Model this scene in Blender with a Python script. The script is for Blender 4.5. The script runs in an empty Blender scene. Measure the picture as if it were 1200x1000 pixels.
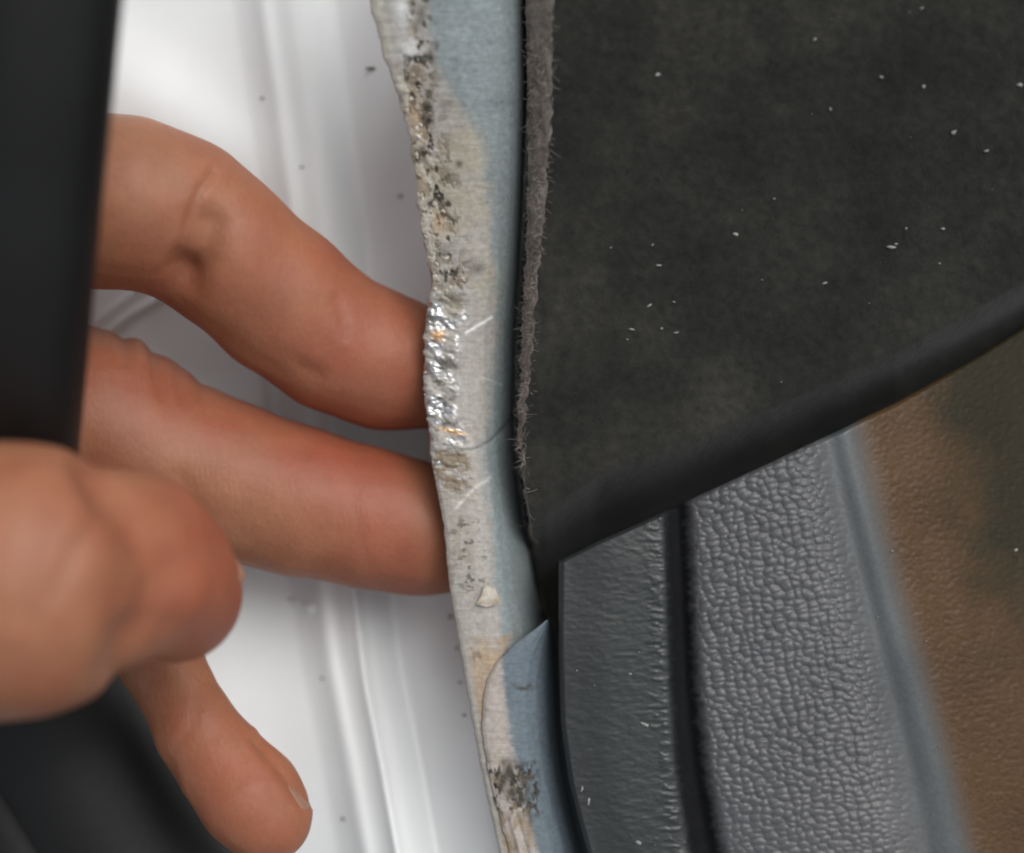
import bpy, math, random
import numpy as np
from mathutils import Vector

random.seed(4)
rng = np.random.default_rng(7)
scene = bpy.context.scene
C = scene.collection

# ------------------------------------------------------------------ camera
D = 0.24            # camera height above the flange (m)
S = 0.00011         # metres per photo pixel at the flange
cam_d = bpy.data.cameras.new("camera")
cam = bpy.data.objects.new("camera", cam_d)
C.objects.link(cam)
cam.location = (0, 0, D)
cam.rotation_euler = (0, 0, 0)
cam_d.sensor_width = 36
cam_d.lens = 36 * D / (1200 * S)
cam_d.clip_start = 0.005
cam_d.clip_end = 20
cam_d.dof.use_dof = True
cam_d.dof.focus_distance = D - 0.0005
cam_d.dof.aperture_fstop = 7.0
scene.camera = cam

# ------------------------------------------------------------------ light
SUN_EL, SUN_AZ = math.radians(56), math.radians(38)   # azimuth clockwise from +Y
world = bpy.data.worlds.new("World")
scene.world = world
world.use_nodes = True
nt = world.node_tree
bg = nt.nodes["Background"]
sky = nt.nodes.new("ShaderNodeTexSky")
sky.sky_type = 'NISHITA'
sky.sun_disc = False
sky.sun_elevation = SUN_EL
sky.sun_rotation = SUN_AZ
sky.air_density = 1.0
sky.dust_density = 4.0
sky.ozone_density = 1.0
hsv = nt.nodes.new("ShaderNodeHueSaturation")
hsv.inputs['Saturation'].default_value = 0.22
nt.links.new(sky.outputs[0], hsv.inputs['Color'])
nt.links.new(hsv.outputs[0], bg.inputs[0])
bg.inputs[1].default_value = 0.15
sun_d = bpy.data.lights.new("sun", 'SUN')
sun = bpy.data.objects.new("sun", sun_d)
C.objects.link(sun)
sun_d.energy = 1.0
sun_d.angle = math.radians(36)
sun_d.color = (1.0, 0.975, 0.945)
sv = Vector((math.sin(SUN_AZ) * math.cos(SUN_EL), math.cos(SUN_AZ) * math.cos(SUN_EL), math.sin(SUN_EL)))
sun.rotation_euler = sv.to_track_quat('Z', 'Y').to_euler()
scene.cycles.filter_width = 2.0
scene.view_settings.view_transform = 'Standard'
scene.view_settings.look = 'None'
scene.view_settings.exposure = 0.0
scene.view_settings.gamma = 1.0

# ------------------------------------------------------------------ helpers
def W(px, py, z):
    """metres for a point given in photo-pixel units at height z (m)"""
    px = np.asarray(px, float); py = np.asarray(py, float); z = np.asarray(z, float)
    k = S * (D - z) / D
    return np.stack(np.broadcast_arrays((px - 600) * k, (500 - py) * k, z), -1)

def interp(pts, smooth=True):
    """x as a function of y through (x, y) points, softly rounded"""
    p = np.array(sorted(pts, key=lambda q: q[1]), float)
    ys = np.arange(p[0, 1] - 400, p[-1, 1] + 400, 4.0)
    xs = np.interp(ys, p[:, 1], p[:, 0])
    s0 = (p[1, 0] - p[0, 0]) / (p[1, 1] - p[0, 1]); s1 = (p[-1, 0] - p[-2, 0]) / (p[-1, 1] - p[-2, 1])
    xs = np.where(ys < p[0, 1], p[0, 0] + s0 * (ys - p[0, 1]), xs)
    xs = np.where(ys > p[-1, 1], p[-1, 0] + s1 * (ys - p[-1, 1]), xs)
    if smooth:
        k = np.hanning(11); k /= k.sum()
        xs2 = np.convolve(np.pad(xs, 5, mode='edge'), k, 'valid'); xs2[:6] = xs[:6]; xs2[-6:] = xs[-6:]; xs = xs2
    return lambda y: np.interp(y, ys, xs)

def _hash(ix, iy, seed):
    h = (ix.astype(np.int64) * 374761393 + iy.astype(np.int64) * 668265263 + seed * 1442695041) & 0x7fffffff
    h = ((h ^ (h >> 13)) * 1274126177) & 0x7fffffff
    h = h ^ (h >> 16)
    return (h & 0xffffff) / float(0xffffff)

def vnoise(x, y, seed=0):
    x = np.asarray(x, float); y = np.asarray(y, float)
    ix = np.floor(x); iy = np.floor(y); fx = x - ix; fy = y - iy
    fx = fx * fx * (3 - 2 * fx); fy = fy * fy * (3 - 2 * fy)
    a = _hash(ix, iy, seed); b = _hash(ix + 1, iy, seed); c = _hash(ix, iy + 1, seed); d = _hash(ix + 1, iy + 1, seed)
    return (a * (1 - fx) + b * fx) * (1 - fy) + (c * (1 - fx) + d * fx) * fy

def fbm(x, y, seed=0, oct=4):
    s = 0; amp = 0.5; tot = 0
    for i in range(oct):
        s = s + amp * vnoise(x * 2 ** i, y * 2 ** i, seed + i * 17); tot += amp; amp *= 0.55
    return s / tot            # 0..1

def worley(x, y, seed=0):
    ix = np.floor(x); iy = np.floor(y)
    f1 = np.full(x.shape, 9.0); f2 = np.full(x.shape, 9.0)
    for dx in (-1, 0, 1):
        for dy in (-1, 0, 1):
            cx = ix + dx; cy = iy + dy
            px = cx + 0.15 + 0.7 * _hash(cx, cy, seed); py = cy + 0.15 + 0.7 * _hash(cx, cy, seed + 91)
            d = np.hypot(px - x, py - y)
            n2 = np.minimum(f2, np.maximum(d, f1)); f1n = np.minimum(f1, d)
            f2 = n2; f1 = f1n
    return f1, f2

def sstep(a, b, x):
    t = np.clip((x - a) / (b - a), 0, 1); return t * t * (3 - 2 * t)

def gauss(x, y, cx, cy, sx, sy, rot=0):
    c, s = math.cos(math.radians(rot)), math.sin(math.radians(rot))
    u = (x - cx) * c + (y - cy) * s; v = -(x - cx) * s + (y - cy) * c
    return np.exp(-(u / sx) ** 2 - (v / sy) ** 2)

def seg_dist(x, y, pts):
    best = np.full(np.shape(x), 1e9)
    for (x0, y0), (x1, y1) in zip(pts[:-1], pts[1:]):
        dx, dy = x1 - x0, y1 - y0
        t = np.clip(((x - x0) * dx + (y - y0) * dy) / (dx * dx + dy * dy), 0, 1)
        best = np.minimum(best, np.hypot(x - x0 - t * dx, y - y0 - t * dy))
    return best

def obj_from(name, verts, faces, mat, parent=None, smooth=True):
    me = bpy.data.meshes.new(name)
    verts = np.asarray(verts, dtype=np.float32).reshape(-1, 3)
    faces = np.asarray(faces, dtype=np.int32)
    n = faces.shape[1]
    me.vertices.add(len(verts)); me.vertices.foreach_set('co', verts.ravel())
    me.loops.add(faces.size); me.loops.foreach_set('vertex_index', faces.ravel())
    me.polygons.add(len(faces)); me.polygons.foreach_set('loop_start', np.arange(0, faces.size, n, dtype=np.int32))
    me.polygons.foreach_set('use_smooth', np.full(len(faces), smooth))
    me.update(calc_edges=True); me.validate()
    if mat: me.materials.append(mat)
    o = bpy.data.objects.new(name, me); C.objects.link(o)
    if parent: o.parent = parent
    return o

def grid_faces(nr, nc, flip=False):
    i = np.arange(nr - 1)[:, None] * nc + np.arange(nc - 1)[None, :]
    a, b, c, d = i, i + 1, i + nc + 1, i + nc
    f = np.stack([a, d, c, b] if not flip else [a, b, c, d], -1)
    return f.reshape(-1, 4)

def grid_obj(name, P, mat, parent=None, flip=False):
    nr, nc = P.shape[:2]
    return obj_from(name, P.reshape(-1, 3), grid_faces(nr, nc, flip), mat, parent)

def add_col(o, name, rgb):
    me = o.data
    at = me.color_attributes.new(name, 'FLOAT_COLOR', 'POINT')
    rgb = np.asarray(rgb, dtype=np.float32).reshape(-1, 3)
    at.data.foreach_set('color', np.concatenate([rgb, np.ones((len(rgb), 1), np.float32)], 1).ravel())

def add_val(o, name, v):
    at = o.data.attributes.new(name, 'FLOAT', 'POINT')
    at.data.foreach_set('value', np.asarray(v, dtype=np.float32).ravel())

def empty(name, loc, label, cat):
    o = bpy.data.objects.new(name, None); C.objects.link(o)
    o.empty_display_size = 0.01
    o.location = loc; o['label'] = label; o['category'] = cat
    bpy.context.view_layer.update()
    return o

def under(root, *obs):
    """parent keeping world positions (meshes are built in world coordinates)"""
    for o in obs:
        o.parent = root
        o.matrix_parent_inverse = root.matrix_world.inverted()

class Mat:
    def __init__(s, name, **kw):
        s.m = bpy.data.materials.new(name); s.m.use_nodes = True
        s.nt = s.m.node_tree; s.b = s.nt.nodes['Principled BSDF']
        for k, v in kw.items():
            s.b.inputs[k.replace('_', ' ')].default_value = v
    def n(s, t, **kw):
        x = s.nt.nodes.new(t)
        for k, v in kw.items():
            setattr(x, k, v)
        return x
    def l(s, a, b): s.nt.links.new(a, b)
    def coord(s, scale=(1, 1, 1), rot=(0, 0, 0)):
        t = s.n('ShaderNodeTexCoord'); m = s.n('ShaderNodeMapping')
        m.inputs['Scale'].default_value = scale; m.inputs['Rotation'].default_value = rot
        s.l(t.outputs['Object'], m.inputs[0]); return m.outputs[0]
    def noise(s, scale, detail=4, rough=0.55, vec=None, dist=0.0):
        x = s.n('ShaderNodeTexNoise'); x.inputs['Scale'].default_value = scale
        x.inputs['Detail'].default_value = detail; x.inputs['Roughness'].default_value = rough
        x.inputs['Distortion'].default_value = dist
        s.l(vec if vec is not None else s.coord(), x.inputs['Vector']); return x.outputs['Fac']
    def ramp(s, fac, stops):
        r = s.n('ShaderNodeValToRGB'); e = r.color_ramp.elements
        while len(e) < len(stops): e.new(0.5)
        for q, (p, c) in zip(e, stops):
            q.position = p; q.color = tuple(c) + (1,) if len(c) == 3 else c
        s.l(fac, r.inputs[0]); return r.outputs[0]
    def mix(s, fac, a, b, mode='MIX'):
        x = s.n('ShaderNodeMix'); x.data_type = 'RGBA'; x.blend_type = mode
        for i, v in ((0, fac), (6, a), (7, b)):
            if isinstance(v, (int, float)): x.inputs[i].default_value = v
            elif isinstance(v, tuple): x.inputs[i].default_value = v + (1,)
            else: s.l(v, x.inputs[i])
        return x.outputs[2]
    def math(s, op, a, b=0.0):
        x = s.n('ShaderNodeMath'); x.operation = op
        for i, v in ((0, a), (1, b)):
            if isinstance(v, (int, float)): x.inputs[i].default_value = v
            else: s.l(v, x.inputs[i])
        return x.outputs[0]
    def attr(s, name, out='Color'):
        x = s.n('ShaderNodeAttribute'); x.attribute_name = name; return x.outputs[out]
    def bump(s, h, dist, strength=1.0, prev=None):
        x = s.n('ShaderNodeBump'); x.inputs['Distance'].default_value = dist; x.inputs['Strength'].default_value = strength
        s.l(h, x.inputs['Height'])
        if prev is not None: s.l(prev, x.inputs['Normal'])
        return x.outputs[0]
    def set(s, name, v):
        if isinstance(v, (int, float)): s.b.inputs[name].default_value = v
        else: s.l(v, s.b.inputs[name])

# ------------------------------------------------------------------ materials
# white car paint
m = Mat('white_car_paint', Roughness=0.42, Coat_Weight=0.3, Coat_Roughness=0.1)
m.set('Base Color', m.mix(m.ramp(m.noise(90, 5), [(0.35, (0, 0, 0)), (0.75, (1, 1, 1))]), (0.80, 0.825, 0.825), (0.76, 0.78, 0.78)))
m.l(m.bump(m.noise(700, 2), 0.00003, 0.4), m.b.inputs['Normal'])
PAINT = m.m
# flange paint / primer; colours come from the wear map on the sheet itself
m = Mat('primed_sheet_metal', Specular_IOR_Level=0.35)
col = m.attr('wear_colour')
fine = m.noise(1400, 4, 0.65)
streak = m.noise(900, 3, 0.6, vec=m.coord((0.35, 3.0, 1)))
col = m.mix(0.55, col, m.ramp(fine, [(0.3, (0.35, 0.34, 0.32)), (0.7, (0.66, 0.66, 0.66))]), 'OVERLAY')
col = m.mix(0.30, col, m.ramp(streak, [(0.3, (0.36, 0.36, 0.36)), (0.7, (0.62, 0.62, 0.62))]), 'OVERLAY')
m.set('Base Color', col)
metal = m.attr('bare', 'Fac')
m.set('Metallic', metal)
rr = m.n('ShaderNodeMapRange'); rr.inputs[3].default_value = 0.55; rr.inputs[4].default_value = 0.30
m.l(metal, rr.inputs[0]); m.set('Roughness', rr.outputs[0])
b1 = m.bump(streak, 0.00006, 0.6); b2 = m.bump(fine, 0.00005, 0.7, b1)
m.l(b2, m.b.inputs['Normal'])
SHEET = m.m
# near-black backing standing in for the shade in the gap
m = Mat('dark_gap_backing', Roughness=0.8)
m.set('Base Color', m.ramp(m.noise(200), [(0.3, (0.012, 0.013, 0.013)), (0.7, (0.03, 0.03, 0.03))]))
BACKING = m.m
# black felt
m = Mat('black_felt', Roughness=0.95, Specular_IOR_Level=0.15, Sheen_Weight=0.12, Sheen_Roughness=0.6)
n1 = m.noise(60, 6, 0.65); n2 = m.noise(900, 4, 0.7)
c = m.ramp(n1, [(0.32, (0.009, 0.0092, 0.0078)), (0.5, (0.0165, 0.0168, 0.014)), (0.72, (0.036, 0.035, 0.029))])
c = m.mix(0.65, c, m.ramp(n2, [(0.3, (0.2, 0.2, 0.2)), (0.7, (0.75, 0.75, 0.75))]), 'OVERLAY')
m.set('Base Color', c)
b1 = m.bump(n2, 0.0003, 0.8); b2 = m.bump(n1, 0.001, 0.5, b1)
m.l(b2, m.b.inputs['Normal'])
FELT = m.m
m = Mat('felt_cut_edge', Roughness=0.95, Specular_IOR_Level=0.1)
m.set('Base Color', m.ramp(m.noise(500, 5, 0.7, vec=m.coord((1, 0.5, 1))), [(0.3, (0.10, 0.088, 0.075)), (0.55, (0.24, 0.212, 0.188)), (0.75, (0.40, 0.36, 0.33))]))
m.l(m.bump(m.noise(1200, 4, 0.7), 0.0004, 1.0), m.b.inputs['Normal'])
FELT_EDGE = m.m
m = Mat('pale_fibre', Roughness=0.9)
m.set('Base Color', m.ramp(m.noise(300), [(0.35, (0.16, 0.14, 0.12)), (0.7, (0.42, 0.37, 0.33))]))
FIBRE = m.m
m = Mat('white_lint', Roughness=0.6); m.b.inputs['Base Color'].default_value = (0.26, 0.27, 0.25, 1)
LINT = m.m
# grained plastics
m = Mat('moulded_trim_plastic', Specular_IOR_Level=0.5, Roughness=0.42)
n1 = m.noise(70, 5, 0.6); n2 = m.noise(1800, 3, 0.6)
c = m.mix(0.35, m.attr('trim_colour'), m.ramp(n1, [(0.3, (0.38, 0.38, 0.38)), (0.7, (0.62, 0.62, 0.62))]), 'OVERLAY')
c = m.mix(0.35, c, m.ramp(n2, [(0.3, (0.3, 0.3, 0.3)), (0.7, (0.68, 0.68, 0.68))]), 'OVERLAY')
m.set('Base Color', c); m.l(m.bump(n2, 0.00005, 0.7), m.b.inputs['Normal'])
m.set('Specular IOR Level', m.math('MULTIPLY', m.math('SUBTRACT', 1.0, m.attr('sheen_cut', 'Fac')), 0.55))  # sheen removed so the groove reads as shade, reduced on the brown
TRIM = m.m
# rubber
m = Mat('black_rubber', Roughness=0.5, Specular_IOR_Level=0.28)
m.set('Base Color', m.ramp(m.noise(40, 4), [(0.3, (0.005, 0.0052, 0.005)), (0.7, (0.009, 0.0096, 0.0098))]))
m.l(m.bump(m.noise(900, 3), 0.00008, 0.5), m.b.inputs['Normal'])
RUBBER = m.m
# skin
m = Mat('skin', Roughness=0.52, Specular_IOR_Level=0.4, Subsurface_Weight=0.35, Subsurface_Scale=0.0025)
m.b.inputs['Subsurface Radius'].default_value = (1.0, 0.36, 0.2)
red = m.attr('redness_shade', 'Fac')
c = m.mix(red, (0.335, 0.160, 0.084), (0.30, 0.082, 0.044))
mott = m.noise(160, 5, 0.6)
c = m.mix(0.45, c, m.ramp(mott, [(0.3, (0.40, 0.36, 0.36)), (0.7, (0.60, 0.61, 0.6))]), 'OVERLAY')
pore = m.noise(1500, 3, 0.6)
c = m.mix(0.2, c, m.ramp(pore, [(0.3, (0.36, 0.34, 0.34)), (0.7, (0.62, 0.62, 0.62))]), 'OVERLAY')
m.set('Base Color', c)
wv = m.n('ShaderNodeTexVoronoi'); wv.feature = 'DISTANCE_TO_EDGE'; wv.inputs['Scale'].default_value = 1100
m.l(m.coord((1, 0.6, 1)), wv.inputs['Vector'])
b1 = m.bump(m.noise(420, 5, 0.65), 0.00018, 0.7)
b2 = m.bump(wv.outputs['Distance'], 0.00012, 0.5, b1)
m.l(b2, m.b.inputs['Normal'])
SKIN = m.m
m = Mat('fingernail', Roughness=0.42, Subsurface_Weight=0.3, Subsurface_Scale=0.001)
m.set('Base Color', m.ramp(m.noise(200), [(0.3, (0.27, 0.14, 0.09)), (0.7, (0.38, 0.21, 0.15))]))
NAIL = m.m

# ================================================================== car body
car = empty('car_body', (0, 0, -0.03), 'white painted car body with a scuffed bare metal pinch flange gripped by fingertips', 'car')

# ---- white painted panel behind the hand
XR = interp([(338, -100), (340, 0), (358, 120), (376, 250), (386, 400), (392, 560), (408, 690), (420, 780), (440, 880), (462, 1000), (485, 1100)])
yy = np.arange(-420, 1420, 5.0); xx = np.arange(-900, 606, 2.5)
X, Y = np.meshgrid(xx, yy)
d = X - XR(Y)
zp = np.full(X.shape, -0.0245)
zp += 0.0016 * sstep(-70, -25, d) - 0.0002
zp += 0.0005 * np.exp(-(d / 11) ** 2) * sstep(330, 700, Y) + 0.0003 * np.exp(-(d / 12) ** 2)
zp += 0.0004 * np.exp(-((d + 34) / 9) ** 2)
zp -= 0.0028 * sstep(10, 55, d)
zp += 0.0042 * sstep(40, 150, d) + 0.0090 * sstep(50, 180, d) * sstep(690, 880, Y)
zp += 0.0062 * sstep(-60, -330, d)
XR2 = interp([(385, 560), (409, 650), (419, 720), (428, 800), (446, 890), (466, 1000), (485, 1100)])
zp += 0.0009 * np.exp(-((X - XR2(Y)) / 5.5) ** 2) * sstep(560, 690, Y)
XR3 = interp([(290, 250), (304, 350), (315, 440), (321, 500), (330, 600)])
zp += 0.0007 * np.exp(-((X - XR3(Y)) / 5) ** 2) * sstep(300, 400, Y) * sstep(640, 540, Y)
zp += 0.0016 * gauss(X, Y, 215, 150, 130, 55, 35) - 0.0012 * gauss(X, Y, 430, 270, 45, 90, -15) + 0.0012 * gauss(X, Y, 455, 130, 30, 160, 8)
for (cx, cy, sx, sy, r, a) in ((150, 350, 60, 6, -38, .0007), (185, 352, 55, 5, -30, .0008), (135, 385, 50, 7, -45, .0006)):
    zp += a * gauss(X, Y, cx, cy, sx, sy, r)
zp += 0.014 * sstep(400, -300, Y) + 0.012 * sstep(640, 1300, Y) * sstep(-160, 30, d)
zp += 0.0012 * (fbm(X / 190, Y / 260, 5, 2) - 0.5)
panel = grid_obj('painted_panel', W(X, Y, zp), PAINT)
under(car, panel)

# paint drip and dirt specks on the panel
def blob(cx, cy, z, rx, ry, h, rot=0, n=14, rings=5, irr=0.15, seed=0):
    vs = []; fs = []
    r_ = random.Random(seed); c, s = math.cos(math.radians(rot)), math.sin(math.radians(rot))
    ang = [1 + irr * r_.uniform(-1, 1) for _ in range(n)]
    for k in range(rings):
        t = k / (rings - 1); rad = math.cos(t * math.pi / 2) if k < rings - 1 else 0.06; hh = math.sin(t * math.pi / 2) * h
        for j in range(n):
            a = 2 * math.pi * j / n; u = rx * rad * math.cos(a) * ang[j]; v = ry * rad * math.sin(a) * ang[j]
            vs.append(W(cx + u * c - v * s, cy + u * s + v * c, z + hh))
    for k in range(rings - 1):
        for j in range(n):
            a0 = k * n + j; a1 = k * n + (j + 1) % n
            fs.append((a0, a0 + n, a1 + n, a1)[::-1])
    return np.array(vs).reshape(-1, 3), np.array(fs)

def panel_z(x, y):
    i = int(round((y - yy[0]) / 5)); j = int(round((x - xx[0]) / 2.5)); return float(zp[i, j])

def joined(name, parts, mat, stuff=False):
    vs = []; fs = []; o = 0
    for v, f in parts:
        vs.append(v); fs.append(f + o); o += len(v)
    ob = obj_from(name, np.concatenate(vs), np.concatenate(fs), mat)
    if stuff: ob['kind'] = 'stuff'
    return ob

drip = joined('paint_drip', [blob(352, 708, panel_z(352, 708) - 0.0003, 16, 6, 0.0008, 22, seed=3), blob(364, 712, panel_z(364, 712) - 0.0003, 11, 7, 0.0009, 0, seed=5)], PAINT)
m = Mat('dirt', Roughness=0.9); m.set('Base Color', m.ramp(m.noise(800), [(0.3, (0.02, 0.017, 0.013)), (0.7, (0.09, 0.075, 0.055))])); DIRT = m.m
sp = []
for (x, y, rx, ry, rot) in ((438, 80, 11, 2, -5), (354, 196, 3, 1.6, 10), (308, 115, 4, 1, 0), (378, 795, 2.5, 2, 0), (402, 960, 3, 2, 40), (528, 723, 3, 2, 0),
                            (470, 230, 3, 2, 0), (545, 838, 3, 1.5, 0), (540, 800, 4, 1.2, 0), (536, 760, 1.5, 3, 0)):
    sp.append(blob(x, y, panel_z(x, y) - 0.00005, rx, ry, 0.0003, rot, 8, 3, 0.3, seed=int(x)))
specks = joined('dirt_specks', sp, DIRT, True)
under(car, drip); under(car, specks)

# ---- pinch flange
L1 = interp([(424, -100), (434, 0), (450, 60), (470, 120), (487, 190), (492, 260), (507, 330), (498, 390), (497, 450), (505, 530), (520, 610), (528, 690), (540, 760), (550, 820), (562, 890), (575, 950), (586, 1000), (604, 1100)])
R1 = interp([(612, -100), (612, 0), (615, 100), (612, 200), (608, 300), (603, 400), (602, 500), (610, 600), (622, 680), (634, 740), (640, 850), (650, 1100)])
L2 = interp([(640, 727), (622, 741), (600, 757), (583, 776), (572, 797), (567, 820), (566, 850), (569, 880), (576, 920), (584, 950), (598, 1000), (630, 1100)], smooth=False)
R2 = interp([(645, 727), (651, 745), (655, 765), (658, 800), (665, 880), (677, 940), (694, 1000), (730, 1100)])

def flange_z(Y):
    """height of the flange line along its run: the far end lifts towards the lens"""
    return 0.019 * (sstep(430, -260, Y)) - 0.004 * sstep(600, 1250, Y)

PROF = [(0.55, -1.9), (0.30, -1.6), (0.06, -1.5), (0.00, -1.25), (-0.012, -0.7)]
def flange(name, L, R, y0, y1, z_up, seed, wearfn, step=1.3):
    ys = np.arange(y0, y1, step)
    us = np.linspace(0, 1.0, 120)
    l = L(ys)[:, None]; r = R(ys)[:, None]; w = r - l
    # top profile
    prof_u = [0, .03, .12, .35, .52, .66, .78, .88, .95, 1.0, 1.02, 1.03]
    prof_z = [-.35, -.08, .05, .12, .02, -.35, -1.05, -2.2, -3.8, -6.2, -10, -20]
    uu = np.concatenate([us, [1.01, 1.02, 1.03]])
    # smooth the profile
    tt = np.linspace(0, 1.03, 500); zz = np.interp(tt, prof_u, prof_z); k = np.hanning(31); k /= k.sum()
    zz = np.convolve(np.pad(zz, 15, mode='edge'), k, 'valid')
    zz2 = np.interp(tt, prof_u, [-.35, -.08, .05, .05, -.35, -1.5, -3.6, -6.4, -9, -12, -15, -22])
    zz2 = np.convolve(np.pad(zz2, 15, mode='edge'), k, 'valid')
    kb = (.25 + .75 * sstep(150, 620, ys) if not z_up else sstep(600, 700, ys))[:, None]
    ztop = (np.interp(uu, tt, zz)[None, :] * (1 - kb) + np.interp(uu, tt, zz2)[None, :] * kb) * 1e-3
    X = l + w * uu[None, :]; Y = np.repeat(ys[:, None], len(uu), 1)
    dz, rgb, bare, dx = wearfn(X, Y, uu[None, :] + 0 * X, X - l)
    Z = ztop + dz + flange_z(Y) + z_up
    X = X + dx
    # underside rows
    Xu = []; Zu = []
    for (pu, pz) in PROF:
        Xu.append(l + w * pu + dx[:, :1] * 1.0); Zu.append(pz * 1e-3 * (0.55 if z_up else 1) + flange_z(ys[:, None]) + z_up)
    Xa = np.concatenate(Xu + [X], 1); Za = np.concatenate(Zu + [Z], 1); Ya = np.repeat(ys[:, None], Xa.shape[1], 1)
    nu = len(PROF)
    rgb = np.concatenate([np.repeat(rgb[:, :1], nu, 1), rgb], 1); bare = np.concatenate([np.repeat(bare[:, :1], nu, 1), bare], 1)
    o = grid_obj(name, W(Xa, Ya, Za), SHEET)
    add_col(o, 'wear_colour', rgb); add_val(o, 'bare', bare)
    return o

BEIGE = np.array([0.355, 0.338, 0.308]); BLUE = np.array([0.235, 0.275, 0.282]); PALE = np.array([0.50, 0.49, 0.43])
BROWN = np.array([0.21, 0.165, 0.11]); TAN = np.array([0.36, 0.275, 0.185]); PIT = np.array([0.05, 0.045, 0.035]); SILVER = np.array([0.60, 0.62, 0.64])
def blend(c, col, m):
    m = np.clip(m, 0, 1)[..., None]; return c * (1 - m) + col * m

def wear1(X, Y, U, dl):
    n_lo = fbm(X / 30, Y / 42, 1); n_md = fbm(X / 9, Y / 11, 2); n_hi = fbm(X / 3.2, Y / 3.0, 3); nst = fbm(X / 16, Y / 3.0, 8)
    c = np.broadcast_to(BEIGE, X.shape + (3,)).copy()
    # blue-grey paint along the rolled side, wider towards the top
    bx = np.interp(Y, [-100, 0, 60, 110, 160, 220, 300, 400, 480, 520, 600, 690, 770, 1000], [490, 500, 505, 530, 558, 572, 578, 580, 575, 568, 572, 582, 590, 600])
    c = blend(c, BLUE, sstep(-7, 7, X - bx + (n_md - .5) * 14 + (nst - .5) * 9))
    c = blend(c, BLUE * 1.35 + .04, sstep(0.45, .8, n_lo) * .35 * sstep(140, 0, Y) * sstep(-10, 5, X - bx))
    c = blend(c, BLUE * .68, .55 * gauss(X, Y, 580, 120, 26, 8, -8) + .4 * gauss(X, Y, 575, 210, 10, 30, 0))
    # khaki grime in the upper half
    c = blend(c, np.array([.36, .335, .26]), sstep(60, 170, Y) * sstep(380, 320, Y) * sstep(.35, .6, n_lo) * .75 * sstep(20, -10, X - bx))
    edge = dl
    up = sstep(520, 480, Y)
    # creamy sealer along the very edge at the top
    c = blend(c, PALE * 1.08, sstep(26, 6, edge) * sstep(330, 250, Y) * .7)
    c = blend(c, np.array([.62, .63, .62]), .9 * gauss(X, Y, 479, 62, 15, 18) + gauss(X, Y, 470, 15, 12, 22))
    # brown and black pitting along the seam
    band = np.exp(-((X - np.interp(Y, [-100, 0, 40, 110, 190, 290, 340, 400, 520, 620, 1000], [480, 492, 492, 486, 506, 520, 530, 525, 530, 545, 590])) / np.interp(Y, [0, 120, 330, 420, 1000], [13, 20, 22, 16, 16])) ** 2)
    pm = band * sstep(.50, .64, fbm(X / 13, Y / 19, 21)) * sstep(-40, 10, Y) * sstep(360, 330, Y)
    c = blend(c, BROWN, pm * .85)
    pk = band * sstep(.56, .66, fbm(X / 7, Y / 10, 25)) * sstep(345, 325, Y)
    c = blend(c, PIT, pk)
    for (x, y, a, b, rot, s) in ((488, 142, 9, 26, -8, 1), (514, 262, 9, 15, 0, 1.1), (493, 215, 7, 14, 0, .7)):
        c = blend(c, TAN, s * gauss(X, Y, x, y, a, b, rot) * (0.6 + .8 * n_md))
    for (x, y, a, b, rot, s) in ((498, 128, 5, 14, 12, 1), (503, 140, 5, 7, 0, .9), (494, 18, 5, 14, 14, .8), (505, 68, 4, 10, -15, .8), (525, 122, 9, 4, 0, .6), (538, 192, 5, 4, 0, .9), (560, 314, 9, 7, 0, .8),
                              (537, 216, 4, 4, 0, .5), (492, 180, 6, 8, 0, .8), (517, 300, 10, 12, 0, .55), (508, 238, 12, 5, 0, .7), (522, 240, 7, 4, -20, .6), (512, 52, 3, 6, 0, .5)):
        c = blend(c, PIT * 1.6, s * gauss(X, Y, x, y, a, b, rot) * (0.5 + n_md))
    # crushed bare metal from y 345 to 520
    md = sstep(335, 352, Y) * sstep(532, 512, Y)
    ew = np.interp(Y, [340, 380, 430, 470, 520], [44, 46, 40, 34, 48])
    bm = md * sstep(ew + 6, ew - 8, edge + (n_md - .5) * 14)
    crush = fbm((X + Y * .35) / 19, (Y - X * .35) / 10, 31, 3); crush2 = fbm(X / 7, Y / 4.5, 37, 2)
    bare = bm * sstep(.40, .56, fbm(X / 16, Y / 13, 33)) * .85
    c = blend(c, SILVER, bare * .9)
    c = blend(c, PIT * 2, bm * sstep(.62, .74, fbm(X / 13, Y / 8, 41)) * .7)
    c = blend(c, np.array([.30, .27, .21]), bm * sstep(.55, .68, fbm(X / 14, Y / 12, 43)) * sstep(400, 350, Y))
    for (x, y, a, b, rot, s) in ((524, 425, 14, 10, 0, .75), (510, 372, 8, 14, 0, .5), (528, 350, 16, 5, 8, .8), (528, 468, 12, 3, -30, .7)):
        c = blend(c, PIT * 2, s * gauss(X, Y, x, y, a, b, rot) * (0.45 + n_md))
    # copper-coloured metallic spots
    cg = gauss(X, Y, 514, 394, 7, 6) + gauss(X, Y, 531, 506, 14, 2.2, 14)
    c = blend(c, np.array([.85, .50, .22]), cg); bare = np.maximum(bare, np.clip(cg, 0, 1))
    # brown scraped patch under the metal
    s1 = sstep(520, 535, Y) * sstep(600, 560, Y) * sstep(48, 38, edge)
    c = blend(c, BROWN * 1.0, s1 * sstep(.36, .58, fbm(X / 12, Y / 7, 51)) * .9)
    c = blend(c, np.array([.30, .27, .22]), sstep(590, 610, Y) * sstep(690, 640, Y) * np.exp(-((edge - 18) / 13) ** 2) * sstep(.38, .52, fbm(X / 8, Y / 10, 53)) * .95)
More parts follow.
